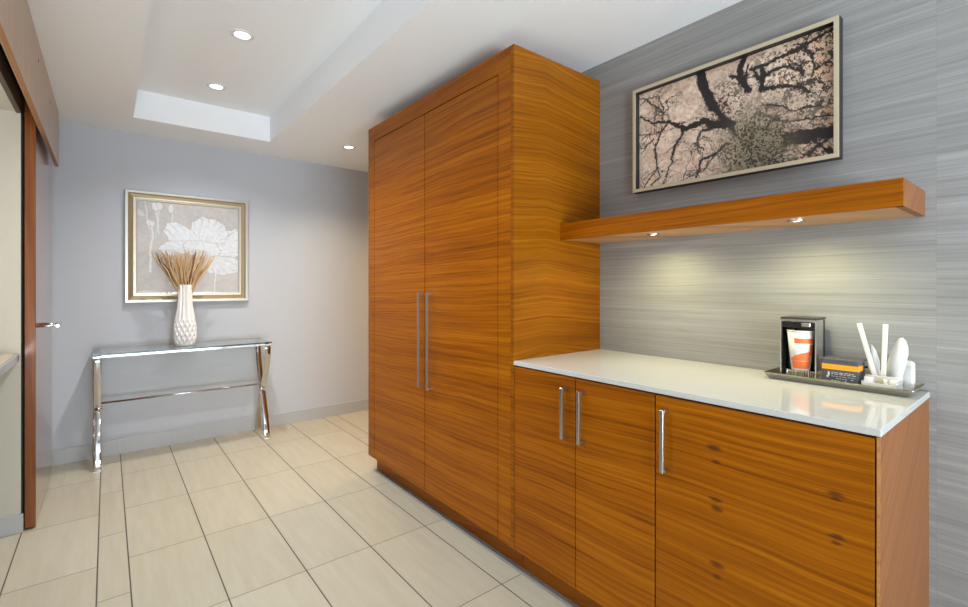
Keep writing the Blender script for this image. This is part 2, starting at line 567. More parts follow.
ZB = 0.105
t = thing('tall_cabinet', 'tall two-door walnut wardrobe cabinet reaching almost to the ceiling', 'cabinet', (1.70, 2.25, 0))
obj('carcass', box(XF + 0.024, XW - 0.003, YT + 0.022, YL - 0.022, ZB, ZT - 0.022), M['dark'], t)
obj('side_panel', box(XF, XW - 0.002, YT, YT + 0.020, ZB, ZT - 0.0005, 0.0008, 1), M['wood_side'], t)
obj('side_panel', box(XF, XW - 0.002, YL - 0.020, YL, ZB, ZT - 0.0005, 0.0008, 1), M['wood_side'], t)
obj('top_panel', box(XF + 0.001, XW - 0.002, YT + 0.001, YL - 0.001, ZT - 0.020, ZT, 0.0008, 1), M['wood'], t)
ZD = 2.216
obj('top_rail', box(XF, XF + 0.020, YT + 0.0205, YL - 0.0205, ZD + 0.005, ZT - 0.0205, 0.0006, 1), M['wood'], t)
obj('pilaster', box(XF, XF + 0.020, YT + 0.0205, 1.6225, ZB, ZD + 0.0045, 0.0006, 1), M['wood'], t)
obj('pilaster', box(XF, XF + 0.020, 2.893, YL - 0.0205, ZB, ZD + 0.0045, 0.0006, 1), M['wood'], t)
d1 = door_panel(1.6275, 2.253, ZB, ZD, t, M['wood'])
d2 = door_panel(2.259, 2.889, ZB, ZD, t, M['wood'])
bar_handle(2.180, 0.688, 1.217, d1, 0.012, 0.038)
bar_handle(2.270, 0.688, 1.217, d2, 0.012, 0.038)
obj('kick', box(XK, XW - 0.02, YT + 0.001, 2.962, 0.0, ZB), M['wood_kick'], t)

ZU = 0.910


def base_unit(y0, y1, label, doors, wm, end=False):
    t = thing('base_cabinet', label, 'cabinet', (1.70, (y0 + y1) / 2, 0))
    ye = y0 + (0.009 if end else 0.0)
    obj('carcass', box(XF + 0.024, XW - 0.003, ye + 0.001, y1 - 0.001, ZB, ZU - 0.006), M['dark'], t)
    if end:
        obj('end_panel', box(XF + 0.0005, XW - 0.001, y0, y0 + 0.0075, 0.0, ZU - 0.001, 0.001, 1), M['wood_end'], t)
        obj('edge_strip', box(XF - 0.0008, XF + 0.0006, y0 + 0.0008, y0 + 0.0068, 0.001, ZU - 0.002), M['wood_edge'], t)
    for (a, b_, hy, h0, h1) in doors:
        d = door_panel(a, b_, ZB, ZU - 0.006, t, wm)
        bar_handle(hy, h0, h1, d, 0.014, 0.036)
    obj('kick', box(XK, XW - 0.02, ye + 0.0005, y1 - 0.0005, 0.0, ZB), M['wood_kick'], t)
    return t


base_unit(0.8395, 1.5155, 'double-door walnut base cabinet beside the tall cabinet', [(1.1745, 1.5135, 1.213, 0.670, 0.866), (0.8415, 1.1705, 1.131, 0.670, 0.866)], M['wood'])
base_unit(YN, 0.8385, 'single-door walnut base cabinet at the open right end', [(0.2795, 0.8365, 0.797, 0.670, 0.868)], M['wood_knot'], True)

tag(obj('worktop', box(XF - 0.003, XW - 0.001, YN - 0.002, YT - 0.001, ZU, ZC, 0.002, 2), M['quartz']), 'white speckled quartz worktop running over both base cabinets', 'worktop')

# ------------------------------------------------------------------ floating shelf with its lamps
SX, SY0, SY1, SZ0, SZ1 = 1.687, 0.278, 1.516, 1.475, 1.553
t = thing('floating_shelf', 'thick walnut floating shelf on the streaked wall under the tree picture', 'shelf', (1.84, 0.9, SZ0))
obj('front_board', box(SX, SX + 0.02, SY0 + 0.0005, SY1, SZ0, SZ1, 0.0008, 1), M['wood'], t)
obj('top_board', box(SX + 0.0205, XW - 0.001, SY0 + 0.0205, SY1, SZ1 - 0.02, SZ1 - 0.0003), M['wood'], t)
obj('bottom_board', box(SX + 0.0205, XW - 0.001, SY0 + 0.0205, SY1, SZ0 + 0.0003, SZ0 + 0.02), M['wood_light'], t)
obj('end_board', box(SX + 0.001, XW - 0.001, SY0, SY0 + 0.02, SZ0, SZ1, 0.0008, 1), M['wood_end'], t)


def downlight(x, y, z, r, label, group, power, col, ang, cat='ceiling light', name='recessed_downlight', tgt=None, blend=0.9, sz=0.03):
    t = thing(name, label, cat, (x, y, z), group)
    bm = bmesh.new()
    lathe(bm, [(r, z - 0.0005), (r, z - 0.004), (r * 0.93, z - 0.006), (r * 0.70, z - 0.006), (r * 0.63, z - 0.002), (r * 0.63, z - 0.0008)], x, y, 36, cap0=False, cap1=False)
    obj('trim_ring', bm, M['trim_white'] if cat == 'ceiling light' else M['steel'], t)
    bm = bmesh.new()
    lathe(bm, [(r * 0.62, z - 0.0004), (r * 0.62, z - 0.0022), (r * 0.4, z - 0.0042), (r * 0.05, z - 0.005)], x, y, 32)
    obj('lens', bm, M['lens'], t)
    s = spot('lamp', (0, 0, -0.012), power, col, ang, blend, sz)
    s.parent = t
    if tgt:
        s.rotation_euler = tgt
    return t


WARM = (1.0, 0.97, 0.94)
downlight(0.564, 2.767, ZTR, 0.058, 'round recessed downlight in the ceiling tray, the nearer of two', 'ceiling downlights', 54, WARM, 130)
downlight(0.575, 3.595, ZTR, 0.058, 'round recessed downlight in the ceiling tray, nearer the back wall', 'ceiling downlights', 54, WARM, 130)
downlight(1.563, 3.729, ZCE, 0.052, 'round recessed downlight in the lower ceiling beside the tall cabinet', 'ceiling downlights', 34, (1.0, 0.84, 0.60), 130)
SHC = (1.0, 0.93, 0.50)
downlight(1.794, 1.094, SZ0, 0.025, 'small recessed puck light under the shelf, nearer the tall cabinet', 'shelf lamps', 5.4, SHC, 172, 'shelf light', 'puck_light', blend=0.8)
downlight(1.778, 0.562, SZ0, 0.025, 'small recessed puck light under the shelf, above the coffee maker', 'shelf lamps', 5.4, SHC, 172, 'shelf light', 'puck_light', blend=0.8)


# ------------------------------------------------------------------ art helpers
def vnoise(h, w, fy, fx, seed):
    r = np.random.RandomState(seed)
    g = r.rand(int(fy) + 3, int(fx) + 3)
    yy = np.linspace(0, fy, h)[:, None] * np.ones((1, w))
    xx = np.linspace(0, fx, w)[None, :] * np.ones((h, 1))
    y0, x0 = yy.astype(int), xx.astype(int)
    ty, tx = yy - y0, xx - x0
    ty, tx = ty * ty * (3 - 2 * ty), tx * tx * (3 - 2 * tx)
    return (g[y0, x0] * (1 - ty) + g[y0 + 1, x0] * ty) * (1 - tx) + (g[y0, x0 + 1] * (1 - ty) + g[y0 + 1, x0 + 1] * ty) * tx


def fbm(h, w, f, asp, seed, octs=4, gain=0.55):
    o, a, s = np.zeros((h, w)), 1.0, 0
    for i in range(octs):
        o += a * vnoise(h, w, f * 2 ** i, f * asp * 2 ** i, seed + i)
        s += a
        a *= gain
    return o / s


def seg_cov(U, V, pts, w0, w1, soft=0.0015):
    """coverage of a tapering polyline (u, v in picture heights)"""
    cov = np.zeros(U.shape)
    n = len(pts) - 1
    for i in range(n):
        (ax, ay), (bx_, by) = pts[i], pts[i + 1]
        dx, dy = bx_ - ax, by - ay
        L2 = dx * dx + dy * dy + 1e-12
        t_ = np.clip(((U - ax) * dx + (V - ay) * dy) / L2, 0, 1)
        d = np.hypot(U - ax - t_ * dx, V - ay - t_ * dy)
        w = w0 + (w1 - w0) * (i + t_) / n
        cov = np.maximum(cov, np.clip((w / 2 - d) / soft + 0.5, 0, 1))
    return cov


def art_mesh(img, origin, du, dv):
    """grid mesh of the picture; img rows run from the top; du, dv are the full edge vectors"""
    h, w, _ = img.shape
    me = bpy.data.meshes.new('print')
    iu, iv = np.meshgrid(np.linspace(0, 1, w), np.linspace(0, 1, h))
    co = np.array(origin)[None, None, :] + iu[..., None] * np.array(du) + iv[..., None] * np.array(dv)
    idx = np.arange(h * w).reshape(h, w)
    q = np.stack([idx[:-1, :-1], idx[1:, :-1], idx[1:, 1:], idx[:-1, 1:]], -1).reshape(-1, 4)
    me.from_pydata(co.reshape(-1, 3).tolist(), [], q.tolist())
    a = me.color_attributes.new('art', 'FLOAT_COLOR', 'POINT')
    lin = np.ones((h * w, 4), np.float32)
    c = np.clip(img.reshape(-1, 3), 0, 1)
    lin[:, :3] = np.where(c <= 0.04045, c / 12.92, ((c + 0.055) / 1.055) ** 2.4)
    a.data.foreach_set('color', lin.ravel())
    return me


def frame_box(bm, plane, a0, a1, z0, z1, w, d0, d1, bev=0.001, mi=0):
    """four mitred-look bars; plane 'x' -> picture in the y/z plane, d along x"""
    for (p, q, r, s) in ((a0, a1, z1 - w, z1), (a0, a1, z0, z0 + w), (a0, a0 + w, z0 + w, z1 - w), (a1 - w, a1, z0 + w, z1 - w)):
        if plane == 'x':
            bx(bm, d0, d1, p, q, r, s, bev, 1, mi)
        else:
            bx(bm, p, q, d0, d1, r, s, bev, 1, mi)


# ------------------------------------------------------------------ tree picture over the shelf
PY0, PY1, PZ0, PZ1 = 0.488, 1.296, 1.697, 2.184
t = thing('framed_tree_picture', 'wide framed photograph of a gnarled flowering tree above the shelf', 'picture', (XW, 0.9, PZ0))
bm = bmesh.new()
frame_box(bm, 'x', PY0, PY1, PZ0, PZ1, 0.016, XW - 0.0405, XW - 0.001, 0.0)
for f in bm.faces:
    if f.normal.x > -0.5:
        f.material_index = 1
fr = obj('frame', bm, [M['frame_side'], M['frame_side']], t)
bm = bmesh.new()
frame_box(bm, 'x', PY0 + 0.0005, PY1 - 0.0005, PZ0 + 0.0005, PZ1 - 0.0005, 0.0155, XW - 0.044, XW - 0.0406, 0.0006)
o = obj('face_moulding', bm, M['champagne'], fr)
o['label'] = 'champagne coloured frame face'
bm = bmesh.new()
bx(bm, XW - 0.012, XW - 0.002, PY0 + 0.0162, PY1 - 0.0162, PZ0 + 0.0162, PZ1 - 0.0162)
obj('backing', bm, M['frame_side'], t)
AW, AH = 640, 370
asp = (PY1 - PY0 - 0.036) / (PZ1 - PZ0 - 0.036)
U, V = np.meshgrid(np.linspace(0, asp, AW), np.linspace(0, 1, AH))
un = U / asp
n1, n2, n3 = fbm(AH, AW, 6, asp, 1), fbm(AH, AW, 26, asp, 11, 4, 0.75), fbm(AH, AW, 70, asp, 21, 2, 0.8)
n4 = fbm(AH, AW, 3.2, asp, 41, 3)
base = np.array([0.86, 0.77, 0.69])[None, None, :] + (n2[..., None] - 0.5) * 0.30 + (n1[..., None] - 0.5) * 0.16
pink = np.clip((fbm(AH, AW, 7, asp, 71) - 0.55) * 5, 0, 1)[..., None]
base = base * (1 - 0.30 * pink) + np.array([0.74, 0.55, 0.52]) * 0.30 * pink
wx = U + (fbm(AH, AW, 9, asp, 81) - 0.5) * 0.05 + (n3 - 0.5) * 0.022 + (n2 - 0.5) * 0.02
wy = V + (fbm(AH, AW, 9, asp, 91) - 0.5) * 0.05 + (fbm(AH, AW, 60, asp, 93, 2) - 0.5) * 0.03
fis = np.clip(1 - np.abs(fbm(AH, AW, 20, asp, 131, 3, 0.7) - 0.5) / 0.03, 0, 1)
base -= (fis * 0.22)[..., None] * np.array([0.9, 1, 1])


def ptouv(px, py):
    """reading of the picture seen at an angle -> picture coordinates (plain perspective of its four corners)"""
    A = np.array(HOM)
    q = A @ np.array([px, py, 1.0])
    return (q[0] / q[2] * asp, q[1] / q[2])


src = [(83, 268), (645, 62), (645, 440), (83, 545)]
dst = [(0, 0), (1, 0), (1, 1), (0, 1)]
rowsA, rhs = [], []
for (px, py), (qx, qy) in zip(src, dst):
    rowsA += [[px, py, 1, 0, 0, 0, -qx * px, -qx * py], [0, 0, 0, px, py, 1, -qy * px, -qy * py]]
    rhs += [qx, qy]
hh = np.linalg.solve(np.array(rowsA, float), np.array(rhs, float))
HOM = [[hh[0], hh[1], hh[2]], [hh[3], hh[4], hh[5]], [hh[6], hh[7], 1.0]]
dark = np.zeros((AH, AW))
strokes = [
    ([(258, 210), (264, 235), (274, 268), (292, 300)], .10, .085), ([(280, 275), (318, 330), (362, 385)], .05, .03),
    ([(380, 168), (374, 195), (380, 222), (392, 250)], .055, .06), ([(346, 212), (364, 216), (382, 236)], .03, .05),
    ([(398, 178), (392, 205), (384, 225)], .02, .04),
    ([(438, 188), (436, 220), (430, 250)], .035, .05), ([(412, 180), (420, 210), (432, 226)], .02, .04),
    ([(345, 352), (300, 350), (262, 346), (215, 368), (192, 358)], .085, .045), ([(192, 358), (165, 345), (125, 355), (98, 340), (84, 330)], .035, .012),
    ([(205, 372), (206, 388), (182, 418), (170, 470), (158, 515), (148, 532)], .03, .010),
    ([(168, 348), (150, 372), (126, 425), (133, 485), (110, 512), (92, 545)], .022, .012), ([(133, 485), (140, 515), (118, 530)], .012, .008),
    ([(125, 400), (100, 420), (84, 425)], .014, .006), ([(150, 372), (112, 388), (86, 384)], .014, .008),
    ([(104, 283), (128, 300), (150, 322), (168, 302), (160, 286)], .016, .010), ([(150, 322), (146, 290), (138, 262)], .016, .008),
    ([(84, 300), (104, 283), (118, 276)], .012, .008), ([(128, 300), (132, 330), (125, 350)], .010, .006),
    ([(335, 412), (300, 438), (262, 458), (252, 490), (243, 518)], .034, .012), ([(300, 440), (275, 475), (258, 495)], .016, .008),
    ([(252, 490), (225, 508), (214, 500)], .010, .006), ([(294, 360), (262, 376), (250, 400), (252, 425)], .030, .008), ([(268, 425), (246, 410)], .016, .010),
    ([(430, 250), (440, 215), (468, 192), (520, 178), (552, 200)], .045, .018), ([(410, 188), (470, 165), (540, 128), (600, 98), (645, 72)], .035, .03),
    ([(440, 252), (490, 245), (540, 243), (575, 262)], .035, .015), ([(545, 122), (582, 150), (588, 182), (572, 215)], .03, .012), ([(552, 200), (548, 180), (528, 172)], .03, .012),
    ([(500, 396), (560, 388), (610, 380), (646, 372)], .10, .085), ([(530, 412), (580, 402), (620, 425), (646, 437)], .02, .03), ([(560, 440), (600, 412), (620, 398)], .02, .02),
    ([(590, 190), (620, 170), (646, 180)], .02, .02), ([(450, 290), (520, 310), (600, 300)], .02, .01), ([(440, 330), (520, 345), (645, 320)], .02, .012),
]
for pts_, w0, w1 in strokes:
    dark = np.maximum(dark, seg_cov(wx, wy, [ptouv(*p) for p in pts_], w0, w1, 0.010))
rtw = random.Random(5)
for i in range(150):   # twigs
    a_ = rtw.choice(strokes[6:])[0]
    p = Vector((*ptouv(*rtw.choice(a_)), 0))
    ang = rtw.uniform(0, 2 * PI)
    pl = [(p.x, p.y)]
    for j in range(rtw.randint(3, 6)):
        ang += rtw.uniform(-0.7, 0.7)
        p = p + Vector((math.cos(ang), math.sin(ang), 0)) * rtw.uniform(0.02, 0.05)
        pl.append((p.x, p.y))
    dark = np.maximum(dark, 0.8 * seg_cov(wx, wy, pl, 0.009, 0.003, 0.005))
# ivy / blossom mass about the trunk, dark leaf clutter to the right
cx_, cy_ = ptouv(418, 425)
mass = np.exp(-(((U - cx_) / 0.30) ** 2 + ((V - cy_) / 0.33) ** 2))
mx2, my2 = ptouv(330, 300)
mass2 = np.exp(-(((U - mx2) / 0.20) ** 2 + ((V - my2) / 0.26) ** 2))
right = np.clip((un - 0.56) / 0.40, 0, 1) * (0.75 + 0.25 * np.sin(V * 5 + 1))
leaf = np.clip((n3 * 0.6 + n2 * 0.4 - 0.49) * 16, 0, 1)
leaf2 = np.clip((fbm(AH, AW, 46, asp, 61, 3, 0.85) * 0.75 + fbm(AH, AW, 13, asp, 67, 2) * 0.25 + 0.10 * (n4 - 0.5) - 0.505) * 18, 0, 1)
leaf3 = np.clip((fbm(AH, AW, 75, asp, 63, 2, 0.85) * 0.8 + fbm(AH, AW, 10, asp, 64, 2) * 0.2 - 0.49) * 14, 0, 1)
olive = np.array([0.54, 0.49, 0.40])[None, None, :] + (n2[..., None] - 0.5) * 0.35
img = base.copy()
dk = np.array([0.13, 0.115, 0.115])
img = img * (1 - dark[..., None]) + dk * dark[..., None]
mm = np.clip(mass * 1.7 - 0.25, 0, 1)
img = img * (1 - mm[..., None]) + olive * mm[..., None]
mm = np.clip(mass * 1.6 - 0.15, 0, 1) * leaf3 * 0.9
img = img * (1 - mm[..., None]) + np.array([0.15, 0.14, 0.115]) * mm[..., None]
mm = np.clip(mass2 * 1.3 - 0.2, 0, 1) * leaf * 0.9
img = img * (1 - mm[..., None]) + np.array([0.17, 0.15, 0.14]) * mm[..., None]
mm = np.clip(right * 1.25, 0, 0.9) * leaf2
img = img * (1 - mm[..., None]) + np.array([0.19, 0.155, 0.14]) * mm[..., None]
warm = (np.clip((un - 0.74) * 3, 0, 1) * np.clip((n1 - 0.40) * 4, 0, 1) * 0.5)[..., None]
img = img * (1 - warm) + img * np.array([1.05, 0.80, 0.56]) * warm
me = art_mesh(img, (XW - 0.0135, PY1 - 0.018, PZ1 - 0.018), (0, -(PY1 - PY0 - 0.036), 0), (0, 0, -(PZ1 - PZ0 - 0.036)))
me.materials.append(attr_mat('tree_print', 0.6))
o = bpy.data.objects.new('print', me)
C.objects.link(o)
o.parent = t
me.transform(Matrix.Translation(-Vector(t.location)))

# ------------------------------------------------------------------ poppy painting on the back wall
QX0, QX1, QZ0, QZ1 = 0.102, 0.946, 1.124, 1.979
t = thing('framed_flower_painting', 'framed pale flower painting in silver and gold moulding over the console table', 'picture', ((QX0 + QX1) / 2, YB, QZ0))


def moulding(bm, a0, a1, z0, z1, prof, mis):
    """mitred frame swept from a profile of (inset, depth from wall) points"""
    rs = []
    for (ins, dep) in prof:
        rs.append([bm.verts.new(p) for p in ((a0 + ins, YB - dep, z0 + ins), (a1 - ins, YB - dep, z0 + ins), (a1 - ins, YB - dep, z1 - ins), (a0 + ins, YB - dep, z1 - ins))])
    for (r0, r1, mi) in zip(rs, rs[1:], mis):
        bridge(bm, r0, r1, mi, False)


M['silver_leaf'] = mat('silver_leaf', (0.52, 0.52, 0.49), 0.35, 0.55)
M['gold_leaf'] = mat('gold_leaf', (0.42, 0.34, 0.20), 0.42, 0.7)
M['gold_dark'] = mat('antique_gold', (0.30, 0.235, 0.145), 0.42, 0.6)
bm = bmesh.new()
moulding(bm, QX0, QX1, QZ0, QZ1, [(0, 0.001), (0, 0.030), (0.004, 0.036), (0.020, 0.036), (0.026, 0.033), (0.028, 0.026), (0.048, 0.020), (0.054, 0.022)],
         [0, 0, 0, 1, 2, 2, 1])
fr = obj('frame', bm, [M['silver_leaf'], M['gold_leaf'], M['gold_dark']], t)
bm = bmesh.new()
moulding(bm, QX0, QX1, QZ0, QZ1, [(0.052, 0.019), (0.054, 0.0235), (0.060, 0.0235), (0.064, 0.018), (0.070, 0.018), (0.078, 0.012)], [0, 0, 0, 1, 1])
o = obj('inner_fillet', bm, [mat('pale_gold_fillet', (0.70, 0.63, 0.48), 0.35, 0.6), M['silver_leaf']], fr)
o['label'] = 'pale gold inner fillet'
bm = bmesh.new()
bx(bm, QX0 + 0.01, QX1 - 0.01, YB - 0.0085, YB - 0.001, QZ0 + 0.01, QZ1 - 0.01)
obj('backing', bm, M['frame_side'], t)
N = 260
U, V = np.meshgrid(np.linspace(0, 1, N), np.linspace(0, 1, N))
n1, n2 = fbm(N, N, 5, 1, 201), fbm(N, N, 40, 1, 211, 3)
img = np.array([0.735, 0.72, 0.715])[None, None, :] + (n1[..., None] - 0.5) * 0.10 + (n2[..., None] - 0.5) * 0.07
ww = (fbm(N, N, 8, 1, 221) - 0.5) * 0.05
Uw, Vw = U + ww, V + (fbm(N, N, 8, 1, 231) - 0.5) * 0.05


def petal(cx, cy, rx, ry, rot, tone=0.90, hub=(0.60, 0.56)):
    global img
    c_, s_ = math.cos(rot), math.sin(rot)
    du, dv = Uw - cx, Vw - cy
    a_, b_ = (du * c_ + dv * s_) / rx, (-du * s_ + dv * c_) / ry
    rr = np.sqrt(a_ * a_ + b_ * b_) + 0.035 * np.sin(np.arctan2(b_, a_) * 9)
    ins = np.clip((1 - rr) / 0.02, 0, 1)[..., None]
    edge = np.clip(1 - np.abs(rr - 1) / 0.030, 0, 1)[..., None]
    th = np.arctan2(Vw - hub[1], Uw - hub[0])
    veins = np.clip((np.sin(th * 34 + n1 * 9) - 0.72) * 3, 0, 1)[..., None] * np.clip(rr, 0, 1)[..., None]
    colr = np.array([tone - 0.015, tone, tone + 0.02])[None, None, :] + (n2[..., None] - 0.5) * 0.10 - veins * 0.13
    img = img * (1 - ins) + colr * ins
    img = img * (1 - 0.75 * edge) + np.array([0.60, 0.585, 0.585]) * 0.75 * edge


petal(0.80, 0.66, 0.24, 0.13, 0.15, 0.835)
petal(0.93, 0.42, 0.20, 0.16, -0.5, 0.845)
petal(0.70, 0.28, 0.20, 0.15, 0.35, 0.855)
petal(0.43, 0.37, 0.22, 0.12, 0.62, 0.865)
petal(0.36, 0.49, 0.16, 0.08, -0.25, 0.855)
petal(0.62, 0.50, 0.20, 0.10, 0.1, 0.86)
hubd = np.hypot((Uw - 0.60) / 0.11, (Vw - 0.55) / 0.05)
dots = (np.clip(1.2 - hubd, 0, 1) * np.clip((n2 - 0.52) * 8, 0, 1))[..., None]
img = img * (1 - dots) + np.array([0.55, 0.54, 0.55]) * dots
wht = np.array([0.85, 0.875, 0.88])
for pts_, w0, w1, al in (([(0.08, 0.0), (0.085, 0.2), (0.10, 0.32)], .012, .008, .8), ([(0.16, 0.0), (0.17, 0.12), (0.19, 0.36)], .02, .012, .7), ([(0.31, 0.0), (0.32, 0.22)], .016, .010, .7),
                         ([(0.12, 0.28), (0.135, 0.5), (0.125, 0.78)], .018, .02, .8), ([(0.20, 0.0), (0.18, 0.2), (0.16, 0.4)], .014, .008, .6), ([(0.74, 0.72), (0.765, 0.82), (0.755, 1.0)], .012, .010, .8),
                         ([(0.30, 0.82), (0.32, 0.90), (0.40, 0.91)], .05, .03, .8), ([(0.33, 0.84), (0.37, 0.88)], .07, .05, .7), ([(0.0, 0.12), (0.05, 0.16)], .06, .03, .5),
                         ([(0.0, 0.985), (0.3, 0.995), (0.6, 0.985), (0.8, 1.0)], .02, .014, .6)):
    cv = al * seg_cov(Uw, Vw, pts_, w0, w1, 0.008)[..., None]
    img = img * (1 - cv) + wht * cv
for (cx, cy, rx, ry) in ((0.165, 0.05, .026, .055), (0.20, 0.04, .022, .05), (0.30, 0.055, .028, .055), (0.105, 0.24, .028, .045), (0.13, 0.25, .022, .04)):
    rr = np.hypot((Uw - cx) / rx, (Vw - cy) / ry)
    cv = np.clip((1 - rr) / 0.2, 0, 1)[..., None] * 0.85
    img = img * (1 - cv) + wht * cv
    ed = np.clip(1 - np.abs(rr - 1) / 0.15, 0, 1)[..., None] * 0.4
    img = img * (1 - ed) + np.array([0.62, 0.61, 0.62]) * ed
INS = 0.0765
me = art_mesh(img, (QX0 + INS, YB - 0.0125, QZ1 - INS), (QX1 - QX0 - 2 * INS, 0, 0), (0, 0, -(QZ1 - QZ0 - 2 * INS)))
me.materials.append(attr_mat('flower_canvas', 0.55))
o = bpy.data.objects.new('canvas', me)
C.objects.link(o)
o.parent = t
me.transform(Matrix.Translation(-Vector(t.location)))

# ------------------------------------------------------------------ console table
t = thing('console_table', 'narrow glass-topped console table on curved crossed chrome legs', 'table', (0.48, 4.22, 0))
TXa, TXb, TYa, TYb, TZ = -0.077, 1.043, 4.035, 4.424, 0.800
bm = bmesh.new()
bx(bm, TXa, TXb, TYa, TYb, TZ - 0.010, TZ, 0.0012, 2)
for f in bm.faces:
    if abs(f.normal.z) < 0.5:
        f.material_index = 1
obj('glass_top', bm, [M['glass'], M['glass_edge']], t)
LX = (-0.053, 1.019)


def scurve(ya, yb, z0, z1, n=28):
    """bar that leaves each end upright and crosses over in an S"""
    out = []
    for i in range(n + 1):
        q = i / n
        s_ = q * q * (3 - 2 * q)
        out.append((ya + (yb - ya) * s_, z0 + (z1 - z0) * q))
    return out


for x_ in LX:
    for (ya, yb, off) in ((4.100, 4.392, -0.0), (4.392, 4.070, 0.0)):
        bm = bmesh.new()
        strap(bm, [(x_, y_, z_) for y_, z_ in scurve(ya, yb, 0.004, 0.770)], 0.042, 0.011)
        obj('leg', bm, M['chrome'], t)
    bm = bmesh.new()
    bx(bm, x_ - 0.021, x_ + 0.021, 4.055, 4.405, 0.7695, 0.7825, 0.001, 1)
    obj('top_bar', bm, M['chrome'], t)
    for yy in (4.09, 4.37):
        bm = bmesh.new()
        lathe(bm, [(0.016, 0.7825), (0.016, 0.790)], x_, yy, 20)
        obj('glass_pad', bm, M['black'], t)
    for yy in (4.100, 4.392):
        obj('foot_pad', box(x_ - 0.021, x_ + 0.021, yy - 0.008, yy + 0.008, 0.0, 0.0045), M['steel'], t)
ymid = 4.238
for x_ in LX:
    bm = bmesh.new()
    sx = 1 if x_ < 0.5 else -1
    tube(bm, [(x_ - sx * 0.014, ymid - 0.012, 0.40), (x_ + sx * 0.03, ymid - 0.012, 0.40)], 0.017, 20)
    obj('cross_hub', bm, M['chrome'], t)
bm = bmesh.new()
tube(bm, [(LX[0] + 0.01, ymid - 0.012, 0.435), (LX[1] - 0.01, ymid - 0.012, 0.435)], 0.008, 14)
obj('stretcher', bm, M['chrome'], t)
bm = bmesh.new()
bx(bm, LX[0] + 0.022, LX[1] - 0.022, 4.072, 4.088, 0.768, 0.786, 0.002, 1)
obj('front_rail', bm, M['chrome'], t)

# ------------------------------------------------------------------ vase with dried grass
VX, VY = 0.463, 4.205
bm = bmesh.new()
n = 14
prof = [(0.054, 0.0), (0.058, 0.004), (0.066, 0.035), (0.069, 0.070), (0.070, 0.105), (0.069, 0.140), (0.066, 0.175), (0.062, 0.21),
        (0.0555, 0.25), (0.049, 0.29), (0.045, 0.34), (0.043, 0.39), (0.043, 0.43), (0.045, 0.462)]
rs = []
for i, (r, z) in enumerate(prof):
    hof = (i % 2) * PI / n if i < 8 else (PI / n if 7 % 2 else 0)
    vs = []
    for j in range(n * 2):
        a_ = PI * j / n + 0.1
        tip = ((j + i) % 2 == 0)
        dep = 0.006 if 1 < i < 7 else (0.0035 if i >= 7 else 0.001)
        if i >= 7:
            tip = ((j + 7) % 2 == 0)
        rr = r + (dep if tip else -dep)
        vs.append(bm.verts.new((VX + rr * math.cos(a_), VY + rr * math.sin(a_), TZ + 0.0006 + z)))
    rs.append(vs)
for i, (a_, b_) in enumerate(zip(rs, rs[1:])):
    m_ = len(a_)
    for j in range(m_):
        k2 = (j + 1) % m_
        if (j + i) % 2 == 0:
            bm.faces.new((a_[j], a_[k2], b_[k2]))
            bm.faces.new((a_[j], b_[k2], b_[j]))
        else:
            bm.faces.new((a_[j], a_[k2], b_[j]))
            bm.faces.new((a_[k2], b_[k2], b_[j]))
bm.faces.new(rs[0][::-1])
inner = ring(bm, Vector((VX, VY, TZ + 0.462)), Vector((1, 0, 0)), Vector((0, 1, 0)), 0.039, 0.039, n * 2)
deep = ring(bm, Vector((VX, VY, TZ + 0.30)), Vector((1, 0, 0)), Vector((0, 1, 0)), 0.038, 0.038, n * 2)
# rim
ang0 = [math.atan2(v.co.y - VY, v.co.x - VX) for v in rs[-1]]
for j, v in enumerate(inner):
    a_ = PI * j / n + 0.1
    v.co.x, v.co.y = VX + 0.039 * math.cos(a_), VY + 0.039 * math.sin(a_)
    deep[j].co.x, deep[j].co.y = VX + 0.037 * math.cos(a_), VY + 0.037 * math.sin(a_)
bridge(bm, rs[-1], inner, 0, False)
bridge(bm, inner, deep, 0, False)
bm.faces.new(deep)
tag(obj('vase', bm, mat('white_ceramic', (0.74, 0.73, 0.71), 0.28, coat=0.2)), 'tall white ceramic vase with diamond facets on the glass console table', 'vase')

GR = {'tan': mat('tan_grass', (0.52, 0.34, 0.175), 0.9, spec=0.1), 'pale': mat('pale_grass', (0.62, 0.46, 0.27), 0.9, spec=0.1), 'brown': mat('brown_grass', (0.17, 0.075, 0.035), 0.9, spec=0.1)}
GL = {'tan': 'dried tan grass stalk in the white vase', 'pale': 'dried pale straw coloured grass stalk in the white vase', 'brown': 'dried dark brown grass stalk in the white vase'}


def stalk_mesh(seed, L):
    r = random.Random(seed)
    bm = bmesh.new()
    pts_ = [(r.uniform(-.002, .002) * i, r.uniform(-.002, .002) * i, L * i / 6) for i in range(7)]
    tube(bm, pts_, [0.0016, 0.0018, 0.0035, 0.0052, 0.0056, 0.0042, 0.0008], 6)
    for i in range(46):       # bristles of the seed head
        q = 0.30 + 0.62 * r.random()
        a_ = r.uniform(0, 2 * PI)
        rad = 0.004
        c = Vector((math.cos(a_), math.sin(a_), 0))
        s_ = Vector((-math.sin(a_), math.cos(a_), 0))
        p0 = Vector((0, 0, L * q)) + c * rad * 0.6
        tip = p0 + c * r.uniform(0.003, 0.008) + Vector((0, 0, r.uniform(0.02, 0.045)))
        w = 0.0014
        v0, v1, v2 = bm.verts.new(p0 - s_ * w), bm.verts.new(p0 + s_ * w), bm.verts.new(tip)
        v3 = bm.verts.new(p0 + c * 0.0014 + Vector((0, 0, 0.004)))
        bm.faces.new((v0, v1, v2))
        bm.faces.new((v0, v3, v2))
        bm.faces.new((v1, v2, v3))
    me = bpy.data.meshes.new('dried_grass_stalk')
    bmesh.ops.recalc_face_normals(bm, faces=bm.faces)
    bm.to_mesh(me)
    bm.free()
    return me


